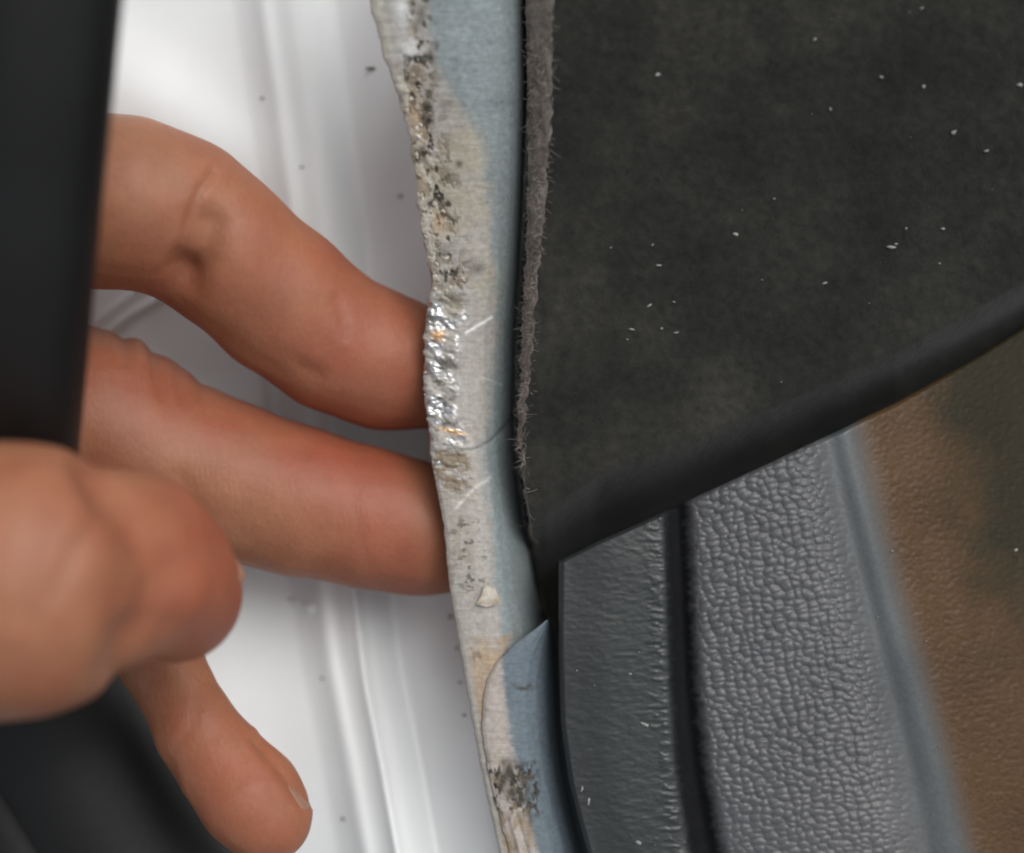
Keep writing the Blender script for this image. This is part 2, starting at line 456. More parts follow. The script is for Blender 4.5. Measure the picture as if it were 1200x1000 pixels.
    tears = np.exp(-((edge - 26) / 22) ** 2) * sstep(600, 615, Y) * sstep(705, 685, Y) * sstep(.60, .68, fbm(X / 9, Y / 5, 55))
    c = blend(c, PIT * 2, tears * .9)
    # tan rust patch next to the lower overlap
    tn = sstep(745, 765, Y + (n_md - .5) * 26) * sstep(5, 12, edge + (n_lo - .5) * 8) * sstep(30, -4, X - np.interp(Y, [750, 800, 850, 1000], [592, 562, 566, 600]))
    c = blend(c, TAN * 1.02, tn * (.5 + .7 * n_md)); c = blend(c, TAN, 1.1 * gauss(X, Y, 590, 750, 10, 4, -25))
    c = blend(c, PIT * 2, sstep(.64, .72, fbm(X / 8, Y / 13, 57)) * tn * .5)
    c = blend(c, PIT, sstep(870, 890, Y) * sstep(930, 915, Y) * .85 * sstep(6, 12, edge))
    # diagonal scratches
    for pts, w_, s in (([(546, 390), (568, 377), (576, 372)], 1.7, .9), ([(534, 596), (556, 572), (575, 560)], 2.0, .35), ([(560, 440), (590, 452)], .8, .25)):
        c = blend(c, np.array([.80, .80, .77]), s * np.exp(-(seg_dist(X, Y, pts) / w_) ** 2))
    # displacement
    dz = 0.00010 * (n_md - .5) + 0.00005 * (nst - .5) * 2
    dz = dz - 0.00035 * pk - 0.0002 * pm
    dz = dz + 0.0006 * (fbm(X / 17, Y / 22, 61) - .45) * band * sstep(350, 320, Y)
    dz = dz + bm * (0.0009 * (crush - .5) + 0.00010 * (crush2 - .5))
    dz = dz + s1 * 0.0005 * (fbm(X / 10, Y / 5, 63) - .5) * 2
    dz = dz + 0.0005 * gauss(X, Y, 479, 62, 15, 20) + 0.0004 * gauss(X, Y, 470, 15, 12, 22)
    joint = seg_dist(X, Y, [(528, 527), (553, 528), (572, 519), (588, 504), (600, 490), (606, 484)])
    gj = np.exp(-(joint / 2.0) ** 2) * (0.35 + .65 * sstep(545, 590, X))
    dz = dz - 0.00035 * gj; c = blend(c, BLUE * .55, gj * .5)
    dz = dz + 0.00016 * sstep(3, -3, Y - np.interp(X, [500, 553, 572, 588, 604, 640], [530, 528, 519, 504, 487, 470]))
    dl_ = (fbm(Y / 14, Y * 0 + 3, 71, 3) - .5) * 9 + (fbm(Y / 4, Y * 0 + 7, 73, 2) - .5) * 5
    dx = -dl_ * np.exp(-(edge / 14) ** 2) * np.interp(Y, [-100, 0, 330, 360, 520, 560, 700, 1100], [.6, .5, .5, .6, .5, .35, .2, .2])
    return dz, c, np.clip(bare, 0, 1), dx

def wear2(X, Y, U, dl):
    n_lo = fbm(X / 30, Y / 42, 101); n_md = fbm(X / 9, Y / 11, 102); nst = fbm(X / 14, Y / 3.0, 108)
    c = np.broadcast_to(BEIGE * 1.04 + np.array([.02, 0, 0]), X.shape + (3,)).copy()
    bx = np.interp(Y, [720, 760, 800, 860, 900, 960, 1000, 1100], [592, 588, 590, 597, 606, 618, 630, 660])
    c = blend(c, np.array([.135, .172, .20]), sstep(-5, 5, X - bx + (n_md - .5) * 8 + (nst - .5) * 8))
    dirt = sstep(885, 905, Y) * sstep(965, 945, Y) * sstep(36, 24, np.abs(X - np.interp(Y, [890, 960], [598, 606]))) 
    c = blend(c, PIT * .7, dirt * sstep(.44, .56, fbm(X / 5, Y / 8, 111, 3)))
    c = blend(c, BROWN * 1.2, sstep(940, 965, Y) * sstep(.48, .62, fbm(X / 9, Y / 16, 113)) * sstep(8, -4, X - bx) * .8)
    c = blend(c, BROWN * 1.6, sstep(850, 890, Y) * sstep(.52, .66, n_md) * sstep(8, -4, X - bx) * .5)
    for (x, y, a, b, rot, s) in ((596, 905, 6, 14, 10, .9), (600, 930, 9, 8, 0, .8), (588, 918, 4, 12, 10, .8), (612, 938, 8, 5, -20, .8), (622, 960, 3, 7, 0, .6), (590, 893, 3, 6, 0, .6), (617, 913, 9, 4, -25, 1), (612, 807, 8, 2.2, 5, .8), (620, 804, 4, 2, -30, .7), (626, 893, 3, 3, 0, .6), (602, 803, 3, 1.5, 0, .5), (618, 926, 4, 9, 12, .7), (570, 832, 4, 3, 0, .3)):
        c = blend(c, PIT * 1.4, s * gauss(X, Y, x, y, a, b, rot) * 1.3)
    dz = 0.00008 * (n_md - .5) + 0.00008 * (nst - .5) - dirt * 0.0001 * sstep(.45, .6, fbm(X / 8, Y / 7, 111))
    dz = dz + 0.0003 * np.exp(-((dl - 12) / 3.0) ** 2) * sstep(945, 970, Y) - 0.0003 * np.exp(-((dl - 20) / 3.0) ** 2) * sstep(945, 970, Y)
    dl_ = (fbm(Y / 12, Y * 0 + 3, 171, 3) - .5) * 4
    dx = -dl_ * np.exp(-(dl / 10) ** 2) * sstep(800, 900, Y)
    return dz, c, np.zeros(X.shape), dx

fl1 = flange('pinch_flange', L1, R1, -140, 1120, 0.0, 1, wear1)
fl2 = flange('overlapping_flange', L2, R2, 727, 1120, 0.00075, 2, wear2)
fl1['label'] = 'scuffed grey flange edge with crushed silver metal and brown pitting'
fl2['label'] = 'lower overlapping flange sheet with a curved end, beige and blue grey'
under(car, fl1); under(car, fl2)

# flake of loose paint standing off the flange
zf_ = float(flange_z(np.array(700.0)))
fv = [W(558, 708, zf_ + .0009), W(563, 700, zf_ + .0006), W(568, 686, zf_ + .0009), W(580, 690, zf_ + .0003), W(586, 704, zf_ + .0001), W(580, 709, zf_ + .0003), W(570, 712, zf_ + .0002), W(573, 700, zf_ + .0006)]
fv = np.array(fv).reshape(-1, 3); fv = np.concatenate([fv, fv - np.array([0, 0, .0004])])
ff = [(7, i, (i + 1) % 7) for i in range(7)] + [(15, 8 + (i + 1) % 7, 8 + i) for i in range(7)]
ff += [(i, i + 8, (i + 1) % 7) for i in range(7)] + [((i + 1) % 7, i + 8, (i + 1) % 7 + 8) for i in range(7)]
m = Mat('loose_paint_flake', Roughness=0.6); m.set('Base Color', m.ramp(m.noise(400), [(0.4, (0.30, 0.23, 0.16)), (0.6, (0.52, 0.48, 0.41))]))
flake = obj_from('paint_flake', fv, ff, m.m, smooth=False)
under(car, flake)

# lumps of torn sealer and swarf along the crushed edge (too many and small to pick apart)
parts = []
for i in range(12):
    y = random.uniform(350, 560); x = float(L1(y)) + abs(random.gauss(0, 12)) - 2
    r = random.uniform(1.0, 3.2)
    parts.append(blob(x, y, float(flange_z(np.array(y))) - .0001, r * random.uniform(1, 2.6), r * .8, r * .00009, random.uniform(-50, 50), 7, 3, .4, seed=i))
m = Mat('torn_metal_swarf', Roughness=0.42, Metallic=0.8); m.b.inputs['Base Color'].default_value = (.45, .46, .46, 1)
swarf = joined('metal_swarf', parts, m.m, True); under(car, swarf)
parts = []
for i in range(150):
    y = random.uniform(-60, 345); x = float(np.interp(y, [-60, 0, 110, 190, 290, 340], [455, 478, 484, 500, 515, 520])) + random.gauss(0, 10)
    x = max(x, float(L1(y)) + 3)
    r = random.uniform(1.2, 4.0)
    parts.append(blob(x, y, float(flange_z(np.array(y))) - .0001, r, r * random.uniform(.6, 1.6), r * .00010, random.uniform(-60, 60), 8, 3, .35, seed=i + 500))
m = Mat('crumbled_sealer', Roughness=0.8); m.set('Base Color', m.ramp(m.noise(260, 3, vec=None), [(0.32, (0.10, 0.08, 0.05)), (0.45, (0.36, 0.32, 0.24)), (0.6, (0.52, 0.50, 0.44)), (0.7, (0.66, 0.66, 0.63))]))
crumb = joined('crumbled_sealer', parts, m.m, True); under(car, crumb)

# added dark backing under liner and trim: blocks light leaks, stands for gap shade
X, Y = np.meshgrid(np.linspace(600, 2100, 30), np.linspace(-450, 1500, 30))
gap_back = grid_obj('dark_backing', W(X, Y, -0.045 + 0 * X), BACKING); under(car, gap_back)

# ================================================================== felt liner
T = lambda x: np.interp(x, [500, 640, 657, 700, 750, 800, 850, 900, 950, 985, 1010, 1050, 1100, 1150, 1200, 1300, 1700], [735, 667, 658, 636, 614, 591, 568, 545, 521, 505, 492, 473, 445, 415, 383, 322, 78])
felt = empty('felt_liner', tuple(W(800, 300, -0.02).ravel()), 'black felt liner with pale lint and a frayed edge beside the metal flange', 'felt liner')
E0 = interp([(617, -100), (617, 0), (619, 100), (619, 200), (616, 300), (611, 400), (607, 500), (612, 560), (620, 620), (632, 700), (648, 760), (668, 830)])
E1 = interp([(650, -100), (648, 0), (647, 120), (641, 220), (632, 300), (626, 380), (620, 450), (613, 520), (615, 560), (623, 620), (635, 700), (650, 760), (671, 830)])
ys = np.arange(-300, 860, 3.0)
uu = np.linspace(0, 1, 300) ** 1.15
e1 = (E1(ys) + (fbm(ys / 10, ys * 0 + 5, 311, 3) - .5) * 9 * sstep(600, 480, ys))[:, None]
X = e1 + (1750 - e1) * uu[None, :]; Y = np.repeat(ys[:, None], len(uu), 1)
def felt_z(X, Y):
    dd = (T(X) - Y) * 0.89                      # distance above the trim's edge line
    z = 0.0028 + 0.015 * sstep(430, -300, Y)
    wd = np.interp(X, [640, 700, 900, 1200], [62, 76, 62, 52])
    z = z - 0.027 * sstep(wd, -10, dd) - 0.004 * sstep(40, 10, dd)
    z = z + 0.0012 * (fbm(X / 120, Y / 120, 201, 3) - .5) + 0.00035 * (fbm(X / 12, Y / 12, 205, 3) - .5)
    z = z - 0.006 * sstep(520, 660, Y) * sstep(780, 640, X)
    return z
Z = felt_z(X, Y)
fs_ = grid_obj('felt_face', W(X, Y, Z), FELT)
# cut edge
v = np.linspace(0, 1, 12)[None, :]
j = (fbm(ys / 9, ys * 0, 301, 3)[:, None] - .5) * 7
Xe = (E0(ys)[:, None] + j * (1 - v)) * (1 - v) + e1 * v
Ye = np.repeat(ys[:, None], 12, 1)
Ze = felt_z(e1, ys[:, None]) - 0.0042 * (1 - v) ** 1.4 + 0.0003 * (fbm(Xe / 5, Ye / 7, 305) - .5) * (v < .99)
Xe = np.concatenate([Xe[:, :1] + 2, Xe], 1); Ye = np.concatenate([Ye[:, :1], Ye], 1); Ze = np.concatenate([Ze[:, :1] - .010, Ze], 1)
fe_ = grid_obj('frayed_edge', W(Xe, Ye, Ze), FELT_EDGE)
under(felt, fs_, fe_)

def fibre(p0, dirv, length, r, bend):
    """thin triangular tube"""
    p0 = np.asarray(p0, float).ravel(); vs = []; fs = []
    d = np.asarray(dirv, float); d /= np.linalg.norm(d); n = 4
    a = np.cross(d, [0.3, 0.2, 1]); a /= np.linalg.norm(a); b = np.cross(d, a)
    for k in range(n):
        t = k / (n - 1); c = p0 + d * length * t + bend * length * t * t; rr = r * (1 - .6 * t)
        for q in range(3):
            an = 2.094 * q; vs.append(c + rr * (math.cos(an) * a + math.sin(an) * b))
    for k in range(n - 1):
        for q in range(3):
            fs.append((k * 3 + q, k * 3 + (q + 1) % 3, k * 3 + 3 + (q + 1) % 3, k * 3 + 3 + q))
    return np.array(vs), np.array(fs)
parts = []
for i in range(2200):
    y = random.uniform(-120, 545) if i < 2050 else random.uniform(545, 730)
    t = random.random(); x = float(E0(y)) * (1 - t) + float(E1(y)) * t
    z = float(felt_z(np.array(float(E1(y))), np.array(y))) - .0042 * (1 - t) ** 1.4
    an = random.uniform(0, 2 * math.pi); dv = (math.cos(an) * .8 + .12, math.sin(an) * .8, random.uniform(.1, .8))
    parts.append(fibre(W(x, y, z), dv, random.uniform(.0004, .0013) * (1.8 if random.random() < .05 else 1), .00004, np.array([random.uniform(-.4, .4) for _ in range(3)])))
under(felt, joined('frayed_fibres', parts, FIBRE, True))
# matted fibres on the face
parts = []
for i in range(2600):
    x = random.uniform(650, 1290); y = random.uniform(-60, 560)
    if T(x) - y < 50: continue
    z = float(felt_z(np.array(x), np.array(y)))
    an = random.uniform(0, 2 * math.pi)
    parts.append(fibre(W(x, y, z + .00002), (math.cos(an), math.sin(an), .12), random.uniform(.0004, .0014), .000018, np.array([random.uniform(-.5, .5), random.uniform(-.5, .5), -.1])))
m = Mat('dark_fibre', Roughness=0.95); m.b.inputs['Base Color'].default_value = (.045, .045, .04, 1)
under(felt, joined('matted_fibres', parts, m.m, True))
# pale lint
parts = []
lint = [(1118, 155, 4, 3), (1156, 177, 4, 2), (1044, 290, 6, 2.5), (1050, 286, 4, 2), (862, 275, 3.5, 2.5), (966, 332, 4, 2), (1105, 268, 4, 2), (1101, 309, 3, 2), (1195, 100, 4, 3), (955, 46, 4, 2), (973, 128, 2.5, 3), (907, 233, 3, 1.5),
        (772, 311, 4, 2), (765, 287, 3, 1.5), (716, 290, 3, 1.5), (790, 354, 3, 1.5), (761, 358, 3.5, 1.5), (740, 386, 4, 1.5), (792, 390, 4, 1.5), (775, 385, 3, 2), (735, 398, 3, 1.5), (770, 88, 4, 3), (1033, 90, 4, 2), (1083, 102, 3, 3), (1080, 10, 4, 2), (1062, 268, 2, 2)]
for i in range(12): lint.append((random.uniform(660, 1200), random.uniform(0, 520), random.uniform(1.0, 1.9), random.uniform(.6, 1.2)))
for i, (x, y, a, b) in enumerate(lint):
    if T(x) - y < 45: continue
    parts.append(blob(x, y, float(felt_z(np.array(float(x)), np.array(float(y)))) + .0001, a * (.8 if a > 3.4 else .55), b * .7, .0002, random.uniform(-40, 20), 7, 3, .45, seed=i + 900))
under(felt, joined('pale_lint', parts, LINT, True))

# ================================================================== grained trim
trim = empty('trim_panel', tuple(W(900, 800, -0.02).ravel()), 'grey leather grained plastic trim panel with a dark groove and a brown section at lower right', 'trim panel')
X0 = interp([(657, 500), (657, 655), (656, 750), (659, 850), (669, 920), (690, 1000), (722, 1100)])
X1 = interp([(776, 500), (780, 600), (784, 700), (787, 800), (794, 900), (810, 1000), (830, 1100)])
X2 = interp([(800, 500), (806, 600), (810, 700), (815, 800), (826, 900), (845, 1000), (866, 1100)])
X3 = interp([(950, 400), (968, 510), (988, 600), (1014, 700), (1040, 800), (1064, 900), (1084, 1000), (1100, 1100)])
X4 = interp([(975, 380), (1006, 500), (1030, 600), (1056, 700), (1086, 800), (1114, 900), (1138, 1000), (1158, 1100)])
X5 = lambda y: X4(y) + 620
EDG = [X0, X1, X2, X3, X4, X5]
def trim_z(X, Y):
    q = [f(Y) for f in EDG]
    z = 0.0018 + 0 * X
    z = z + 0.0005 * sstep(q[0], q[0] + 60, X)
    # groove with a sharp lip on the left, softer on the right
    gw = (q[2] - q[1])
    z = z - 0.0022 * np.exp(-(np.abs(X - (q[1] + q[2]) / 2) / (gw * .46)) ** 2.2)
    # gentle crown of the grained face, dipping towards the bead
    t = np.clip((X - q[2]) / (q[3] - q[2]), 0, 1)
    z = z + 0.0016 * np.sin(t * math.pi * .75) - 0.0018 * sstep(q[3] - 50, q[3] + 12, X) 
    # bead
    b = (X - (q[3] + q[4]) / 2) / ((q[4] - q[3]) / 2)
    z = z + 0.0005 * np.exp(-(b / .9) ** 2)
    z = z - 0.0012 * sstep(q[4] - 20, q[4] + 50, X) - 0.013 * sstep(q[4] + 10, q[4] + 330, X) * (1.0 - .3 * sstep(500, 900, Y))
    z = z + 0.0008 * (fbm(X / 150, Y / 150, 401, 2) - .5)
    return z, q
def pebble(X, Y, q):
    wx = (fbm(X / 22, Y / 22, 411, 2) - .5) * 16; wy = (fbm(X / 22, Y / 22, 415, 2) - .5) * 12
    f1, f2 = worley((X + wx * .5 - Y * .2) / 12.5, (Y + wy * .6 + X * .16) / 8.0, 421)
    e = f2 - f1
    peb = np.clip(1 - (f1 / .82) ** 2, 0, 1) * .75 + .25 * sstep(0, .35, e)
    peb = peb + .30 * (fbm((X - Y * .2) / 22, (Y + X * .2) / 6.5, 427, 3) - .5)
    g1, g2 = worley((X - wx) / 6.5 + 40, (Y + wx) / 4.6, 431)
    small = 1 - np.clip(g1 / .8, 0, 1) ** 2
    fade_g = sstep(q[2] + 0, q[2] + 14, X) * sstep(q[3] + 4, q[3] - 26, X)
    brown = sstep(q[4] - 4, q[4] + 25, X)
    soft = 1 - .35 * sstep(860, 1000, Y)
    h = fade_g * soft * (0.00046 * peb * (.7 + .6 * fbm(X / 30, Y / 30, 441, 2)) + 0.00004 * small)
    h = h + brown * (0.00006 * peb + 0.00013 * small + .00008 * fbm(X / 5, Y / 5, 481, 2))
    # the border is nearly smooth with a ragged grain near its right lip
    lip = np.exp(-((X - q[1] + 12) / 14) ** 2)
    bord = sstep(q[1] + 4, q[1] - 6, X)
    h = h + bord * (0.00012 * (fbm(X / 10, Y / 4, 451, 3) - .5)) + lip * 0.00016 * sstep(.4, .7, fbm(X / 12, Y / 4, 455, 2))
    h = h + 0.00008 * sstep(q[1], q[2], X) * sstep(q[2] + 6, q[2] - 6, X) * fbm(X / 6, Y / 6, 457, 2) * 1.0
    # thin creases in the border
    for yc, sl in ((700, -.04), (731, -.06), (905, .03)):
        h = h - bord * 0.00002 * np.exp(-((Y - yc - (X - 700) * sl - (fbm(X / 20, X * 0, 461) - .5) * 6) / 1.4) ** 2) * sstep(690, 730, X)
    return h
names = ['smooth_border', 'groove', 'grained_face', 'raised_bead', 'brown_grained_face']
def trim_colour(X, Y, q):
    n_ = fbm(X / 60, Y / 60, 471, 3) - .5
    c = np.broadcast_to(np.array([0.024, 0.027, 0.0275]), X.shape + (3,)).copy()
    c = blend(c, np.array([0.020, 0.027, 0.0255]), .8 * gauss(X, Y, 745, 880, 40, 190) + .4 * n_)
    c = blend(c, np.array([0.014, 0.0145, 0.016]), sstep(q[1] - 9, q[1] + 5, X + (fbm(X / 8, Y / 5, 473, 2) - .5) * 12))  # soft shade of the groove painted as near-black plastic
    c = blend(c, np.array([0.082, 0.084, 0.088]), sstep(q[2] - 8, q[2] + 12, X + (fbm(X / 8, Y / 5, 475, 2) - .5) * 12))
    c = blend(c, np.array([0.100, 0.099, 0.101]), sstep(q[2] + 60, q[3], X) * sstep(780, 980, Y) * .8)  # brighter lit area at lower right painted as paler plastic
    c = blend(c, np.array([0.062, 0.071, 0.074]), sstep(q[3] - 30, q[3] + 24, X))
    br = blend(np.broadcast_to(np.array([0.082, 0.046, 0.022]), X.shape + (3,)).copy(), np.array([0.026, 0.022, 0.012]), sstep(30, 160, X - q[4] + n_ * 60) * sstep(900, 640, Y + n_ * 80) + .5 * n_)  # falloff into shade at upper right painted as dark olive
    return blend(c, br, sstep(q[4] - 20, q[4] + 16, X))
cols = [100, 36, 150, 50, 260]
nv = 380
# one shared column layout so neighbouring parts meet exactly
for k in range(5):
    t = np.linspace(0, 1, cols[k])
    if k == 4: t = t ** 1.25
    if k == 4: yv = np.linspace(0, 1, nv)
    A, B = EDG[k], EDG[k + 1]
    y0 = np.full(len(t), 600.0)
    for _ in range(30):
        xx_ = A(y0) * (1 - t) + B(y0) * t; y0 = .5 * y0 + .5 * T(xx_)
    vv = np.linspace(0, 1, nv)[:, None]
    Y = y0[None, :] + (1110 - y0[None, :]) * vv
    X = A(Y) * (1 - t[None, :]) + B(Y) * t[None, :]
    z, q = trim_z(X, Y)
    z = z + pebble(X, Y, q)
    # rounded top edge
    de = (Y - y0[None, :]); z = z - 0.0006 * (1 - sstep(0, 4, de)) 
    if k == 0: z = z - 0.0006 * (1 - sstep(0, 4, X - X0(Y)))
    P = W(X, Y, z)
    # turned-down return along the top edge
    top = [P]
    for dy, dz in ((-1.5, -.0016), (-1.0, -.0035), (3, -.009)):
        top.insert(0, W(X[:1], Y[:1] + dy, z[:1] + dz))
    P = np.concatenate(top, 0)
    if k == 0:
        left = []
        for dx, dz in ((2, -.010), (-1, -.0035), (-1.5, -.0016)):
            left.append(P[:, :1] + np.array([dx * S, 0, dz]))
        P = np.concatenate(left + [P], 1)
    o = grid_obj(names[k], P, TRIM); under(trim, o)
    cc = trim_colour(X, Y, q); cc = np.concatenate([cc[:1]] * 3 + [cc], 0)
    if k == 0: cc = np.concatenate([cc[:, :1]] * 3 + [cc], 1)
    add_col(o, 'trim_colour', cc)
    sheen_m = sstep(q[1] - 8, q[1] + 4, X) * sstep(q[2] + 12, q[2] - 4, X); sheen_m = np.maximum(sheen_m, .72 * sstep(q[4] - 20, q[4] + 30, X)); sheen_m = np.concatenate([sheen_m[:1]] * 3 + [sheen_m], 0)  # mask that takes sky sheen off the groove and most of the brown
    if k == 0: sheen_m = np.concatenate([sheen_m[:, :1]] * 3 + [sheen_m], 1)
    add_val(o, 'sheen_cut', sheen_m)
# dust, and metallic glints painted as pale blobs, on the trim
parts = []
for (x, y, a, b) in ((756, 849, 5, 1.6), (748, 987, 4, 2), (738, 790, 2.5, 1.2), (1190, 645, 3, 2), (690, 940, 2, 5), (682, 925, 1.5, 4)) + tuple((random.uniform(665, 1190), random.uniform(640, 1000), random.uniform(.8, 1.6), random.uniform(.6, 1.0)) for _ in range(14)):
    if y < T(x) + 12: continue
    z, _ = trim_z(np.array(float(x)), np.array(float(y)))
    parts.append(blob(x, y, float(z) + .00012, a, b, .00018, random.uniform(-30, 30), 7, 3, .4, seed=int(x * 7)))
under(trim, joined('glint_dust_specks', parts, LINT, True))

# ================================================================== rubber seal
def sweep(name, path, rad_fn, mat, nseg=64, prof=None):
    """path: list of (px, py, z, r_px); smooth sweep of a round profile with a flattened lip"""
    p = np.array(path, float); t = np.arange(len(p)); tt = np.linspace(0, len(p) - 1, 220)
    q = np.stack([np.interp(tt, t, p[:, i]) for i in range(4)], 1)
    k = np.hanning(33); k /= k.sum()
    for i in range(4):
        pad = np.concatenate([2 * q[0, i] - q[16:0:-1, i], q[:, i], 2 * q[-1, i] - q[-2:-18:-1, i]])
        q[:, i] = np.convolve(pad, k, 'valid')
    cpos = W(q[:, 0], q[:, 1], q[:, 2]); r = q[:, 3] * S * (D - q[:, 2]) / D
    tan = np.gradient(cpos, axis=0); tan /= np.linalg.norm(tan, axis=1)[:, None]
    up = np.array([0, 0, 1.0]); side = np.cross(tan, up); side /= np.linalg.norm(side, axis=1)[:, None]
    nrm = np.cross(side, tan)
    an = np.linspace(0, 2 * math.pi, nseg, endpoint=False)
    rad = prof(an)
    P = cpos[:, None] + r[:, None, None] * (side[:, None] * (np.cos(an) * rad[0])[None, :, None] + nrm[:, None] * (np.sin(an) * rad[1])[None, :, None])
    P = np.concatenate([P, P[:, :1]], 1)
    return grid_obj(name, P, mat)
seal = empty('rubber_seal', tuple(W(20, 300, .03).ravel()), 'black rubber door seal pulled away from the flange, passing behind the thumb', 'rubber seal')
path = [(40, -260, .050, 128), (28, -60, .046, 120), (18, 120, .042, 112), (4, 300, .036, 108), (-8, 460, .028, 106), (-25, 600, .014, 110), (-22, 740, -.004, 118), (35, 860, -.014, 128), (130, 1010, -.018, 132), (250, 1200, -.020, 134)]
def pr(an):
    # a bulb with one flatter flank and a shallow waist
    k = 1 - 0.02 * np.exp(-((an - 2.2) / .3) ** 2)
    return k, k * .82
bulb = sweep('sealing_bulb', path, None, RUBBER, 96, pr)
path2 = [(x - 105, y + 18, z + (.004 if y < 700 else .012), 40) for (x, y, z, r) in path]
def pr2(an):
    return np.ones_like(an), np.ones_like(an) * .6
lip = sweep('sealing_lip', path2, None, RUBBER, 40, pr2)
under(seal, bulb, lip)

# ================================================================== hand
def surface_nets(F, org, h):
    nx, ny, nz = F.shape
    ins = F < 0
    c = np.zeros((nx - 1, ny - 1, nz - 1), np.int8)
    for dx in (0, 1):
        for dy in (0, 1):
            for dz in (0, 1):
                c += ins[dx:nx - 1 + dx, dy:ny - 1 + dy, dz:nz - 1 + dz]
    act = (c > 0) & (c < 8)
    I = np.argwhere(act)
    acc = np.zeros((len(I), 3)); cnt = np.zeros(len(I))
    corners = [(a, b, c_) for a in (0, 1) for b in (0, 1) for c_ in (0, 1)]
    for a in corners:
        for ax in range(3):
            if a[ax] == 1: continue
            b = list(a); b[ax] = 1
            fa = F[I[:, 0] + a[0], I[:, 1] + a[1], I[:, 2] + a[2]].astype(float); fb = F[I[:, 0] + b[0], I[:, 1] + b[1], I[:, 2] + b[2]].astype(float)
            mk = (fa < 0) != (fb < 0)
            t = np.where(mk, fa / np.where(mk, fa - fb, 1), 0)
            p = np.array(a, float)[None] + 0 * acc; p[:, ax] += t
            acc += p * mk[:, None]; cnt += mk
    V = (I + acc / cnt[:, None]) * h + np.asarray(org)
    idx = np.full(act.shape, -1, np.int32); idx[act] = np.arange(len(I))
    faces = []
    for ax in range(3):
        sl0 = [slice(None)] * 3; sl1 = [slice(None)] * 3
        sl0[ax] = slice(0, -1); sl1[ax] = slice(1, None)
        s0 = ins[tuple(sl0)]; s1 = ins[tuple(sl1)]
        E = np.argwhere(s0 != s1)
        o1, o2 = [(1, 2), (2, 0), (0, 1)][ax]
        E = E[(E[:, o1] > 0) & (E[:, o2] > 0) & (E[:, o1] < F.shape[o1] - 1) & (E[:, o2] < F.shape[o2] - 1)]
        inside0 = s0[E[:, 0], E[:, 1], E[:, 2]]
        def g(a, b):
            q = E.copy(); q[:, o1] -= a; q[:, o2] -= b
            return idx[q[:, 0], q[:, 1], q[:, 2]]
        quad = np.stack([g(1, 1), g(0, 1), g(0, 0), g(1, 0)], 1)
        quad[~inside0] = quad[~inside0][:, ::-1]
        faces.append(quad)
    Fc = np.concatenate(faces)
    Fc = Fc[(Fc >= 0).all(1)]
    return V, Fc

def smin(a, b, k):
    h = np.clip(.5 + .5 * (b - a) / k, 0, 1); return b * (1 - h) + a * h - k * h * (1 - h)

# joints: (px, py, z_m, radius_px)
CH = {
 'index':  [(-330, 210, .010, 118), (-120, 222, .006, 108), (60, 233, .003, 101), (150, 238, .002, 95), (212, 254, .000, 86), (262, 294, -.002, 83), (330, 352, -.006, 82), (392, 400, -.009, 77), (450, 424, -.011, 74), (520, 438, -.013, 66)],
 'middle': [(-340, 410, -.002, 118), (-120, 440, -.006, 110), (40, 480, -.009, 108), (120, 505, -.010, 108), (190, 540, -.010, 97), (270, 566, -.0105, 88), (350, 588, -.011, 82), (430, 607, -.012, 77), (490, 620, -.013, 72), (540, 626, -.0145, 66)],
 'ring':   [(-340, 590, -.012, 112), (-150, 600, -.016, 104), (20, 600, -.015, 80), (120, 660, -.010, 60), (184, 765, -.006, 47), (232, 858, -.002, 46), (262, 898, -.001, 51), (292, 934, .000, 56), (312, 958, .000, 53)],
 'little': [(-350, 760, -.016, 96), (-220, 820, -.018, 84), (-140, 900, -.014, 70), (-110, 980, -.008, 60), (-90, 1040, -.002, 54)],
 'thumb':  [(-620, 560, .012, 150), (-380, 620, .026, 150), (-180, 668, .034, 150), (-60, 682, .036, 158), (30, 679, .036, 153), (92, 672, .030, 134), (148, 666, .024, 108), (186, 684, .020, 86), (204, 698, .018, 74)],
}
KF = {'index': .003, 'middle': .003, 'ring': .002, 'little': .002, 'thumb': .003}
h = 0.00052
lo = W(np.array(-1010), np.array(1180), .0).ravel(); hi = W(np.array(560), np.array(-60), .0).ravel()
org = np.array([lo[0], lo[1], -.036]); end = np.array([hi[0], hi[1], .056])
N = np.ceil((end - org) / h).astype(int)
F = np.full(N, 0.02, np.float32)
ax_ = [(org[i] + np.arange(N[i]) * h).astype(np.float32) for i in range(3)]
def chain(nodes, kin, zsq=1.0):
    """SDF of one chain on its own sub-box"""
    P = np.array([np.append(W(a, b, c).ravel(), r * S * (D - c) / D) for a, b, c, r in nodes])
    mar = P[:, 3].max() + .006
    i0 = np.maximum(((P[:, :3].min(0) - mar - org) / h).astype(int), 0); i1 = np.minimum(((P[:, :3].max(0) + mar - org) / h).astype(int) + 1, N)
    g = np.ix_(range(i0[0], i1[0]), range(i0[1], i1[1]), range(i0[2], i1[2]))
    x = ax_[0][i0[0]:i1[0]][:, None, None]; y = ax_[1][i0[1]:i1[1]][None, :, None]; z = ax_[2][i0[2]:i1[2]][None, None, :]
    out = None
    for a, b in zip(P[:-1], P[1:]):
        d_ = b[:3] - a[:3]; L_ = float(d_ @ d_)
        t = np.clip(((x - a[0]) * d_[0] + (y - a[1]) * d_[1] + (z - a[2]) * d_[2]) / L_, 0, 1).astype(np.float32)
        e = np.sqrt((x - a[0] - t * d_[0]) ** 2 + (y - a[1] - t * d_[1]) ** 2 + ((z - a[2] - t * d_[2]) / zsq) ** 2) - (a[3] + (b[3] - a[3]) * t)
        out = e if out is None else smin(out, e, kin)
    return (i0, i1), out.astype(np.float32)
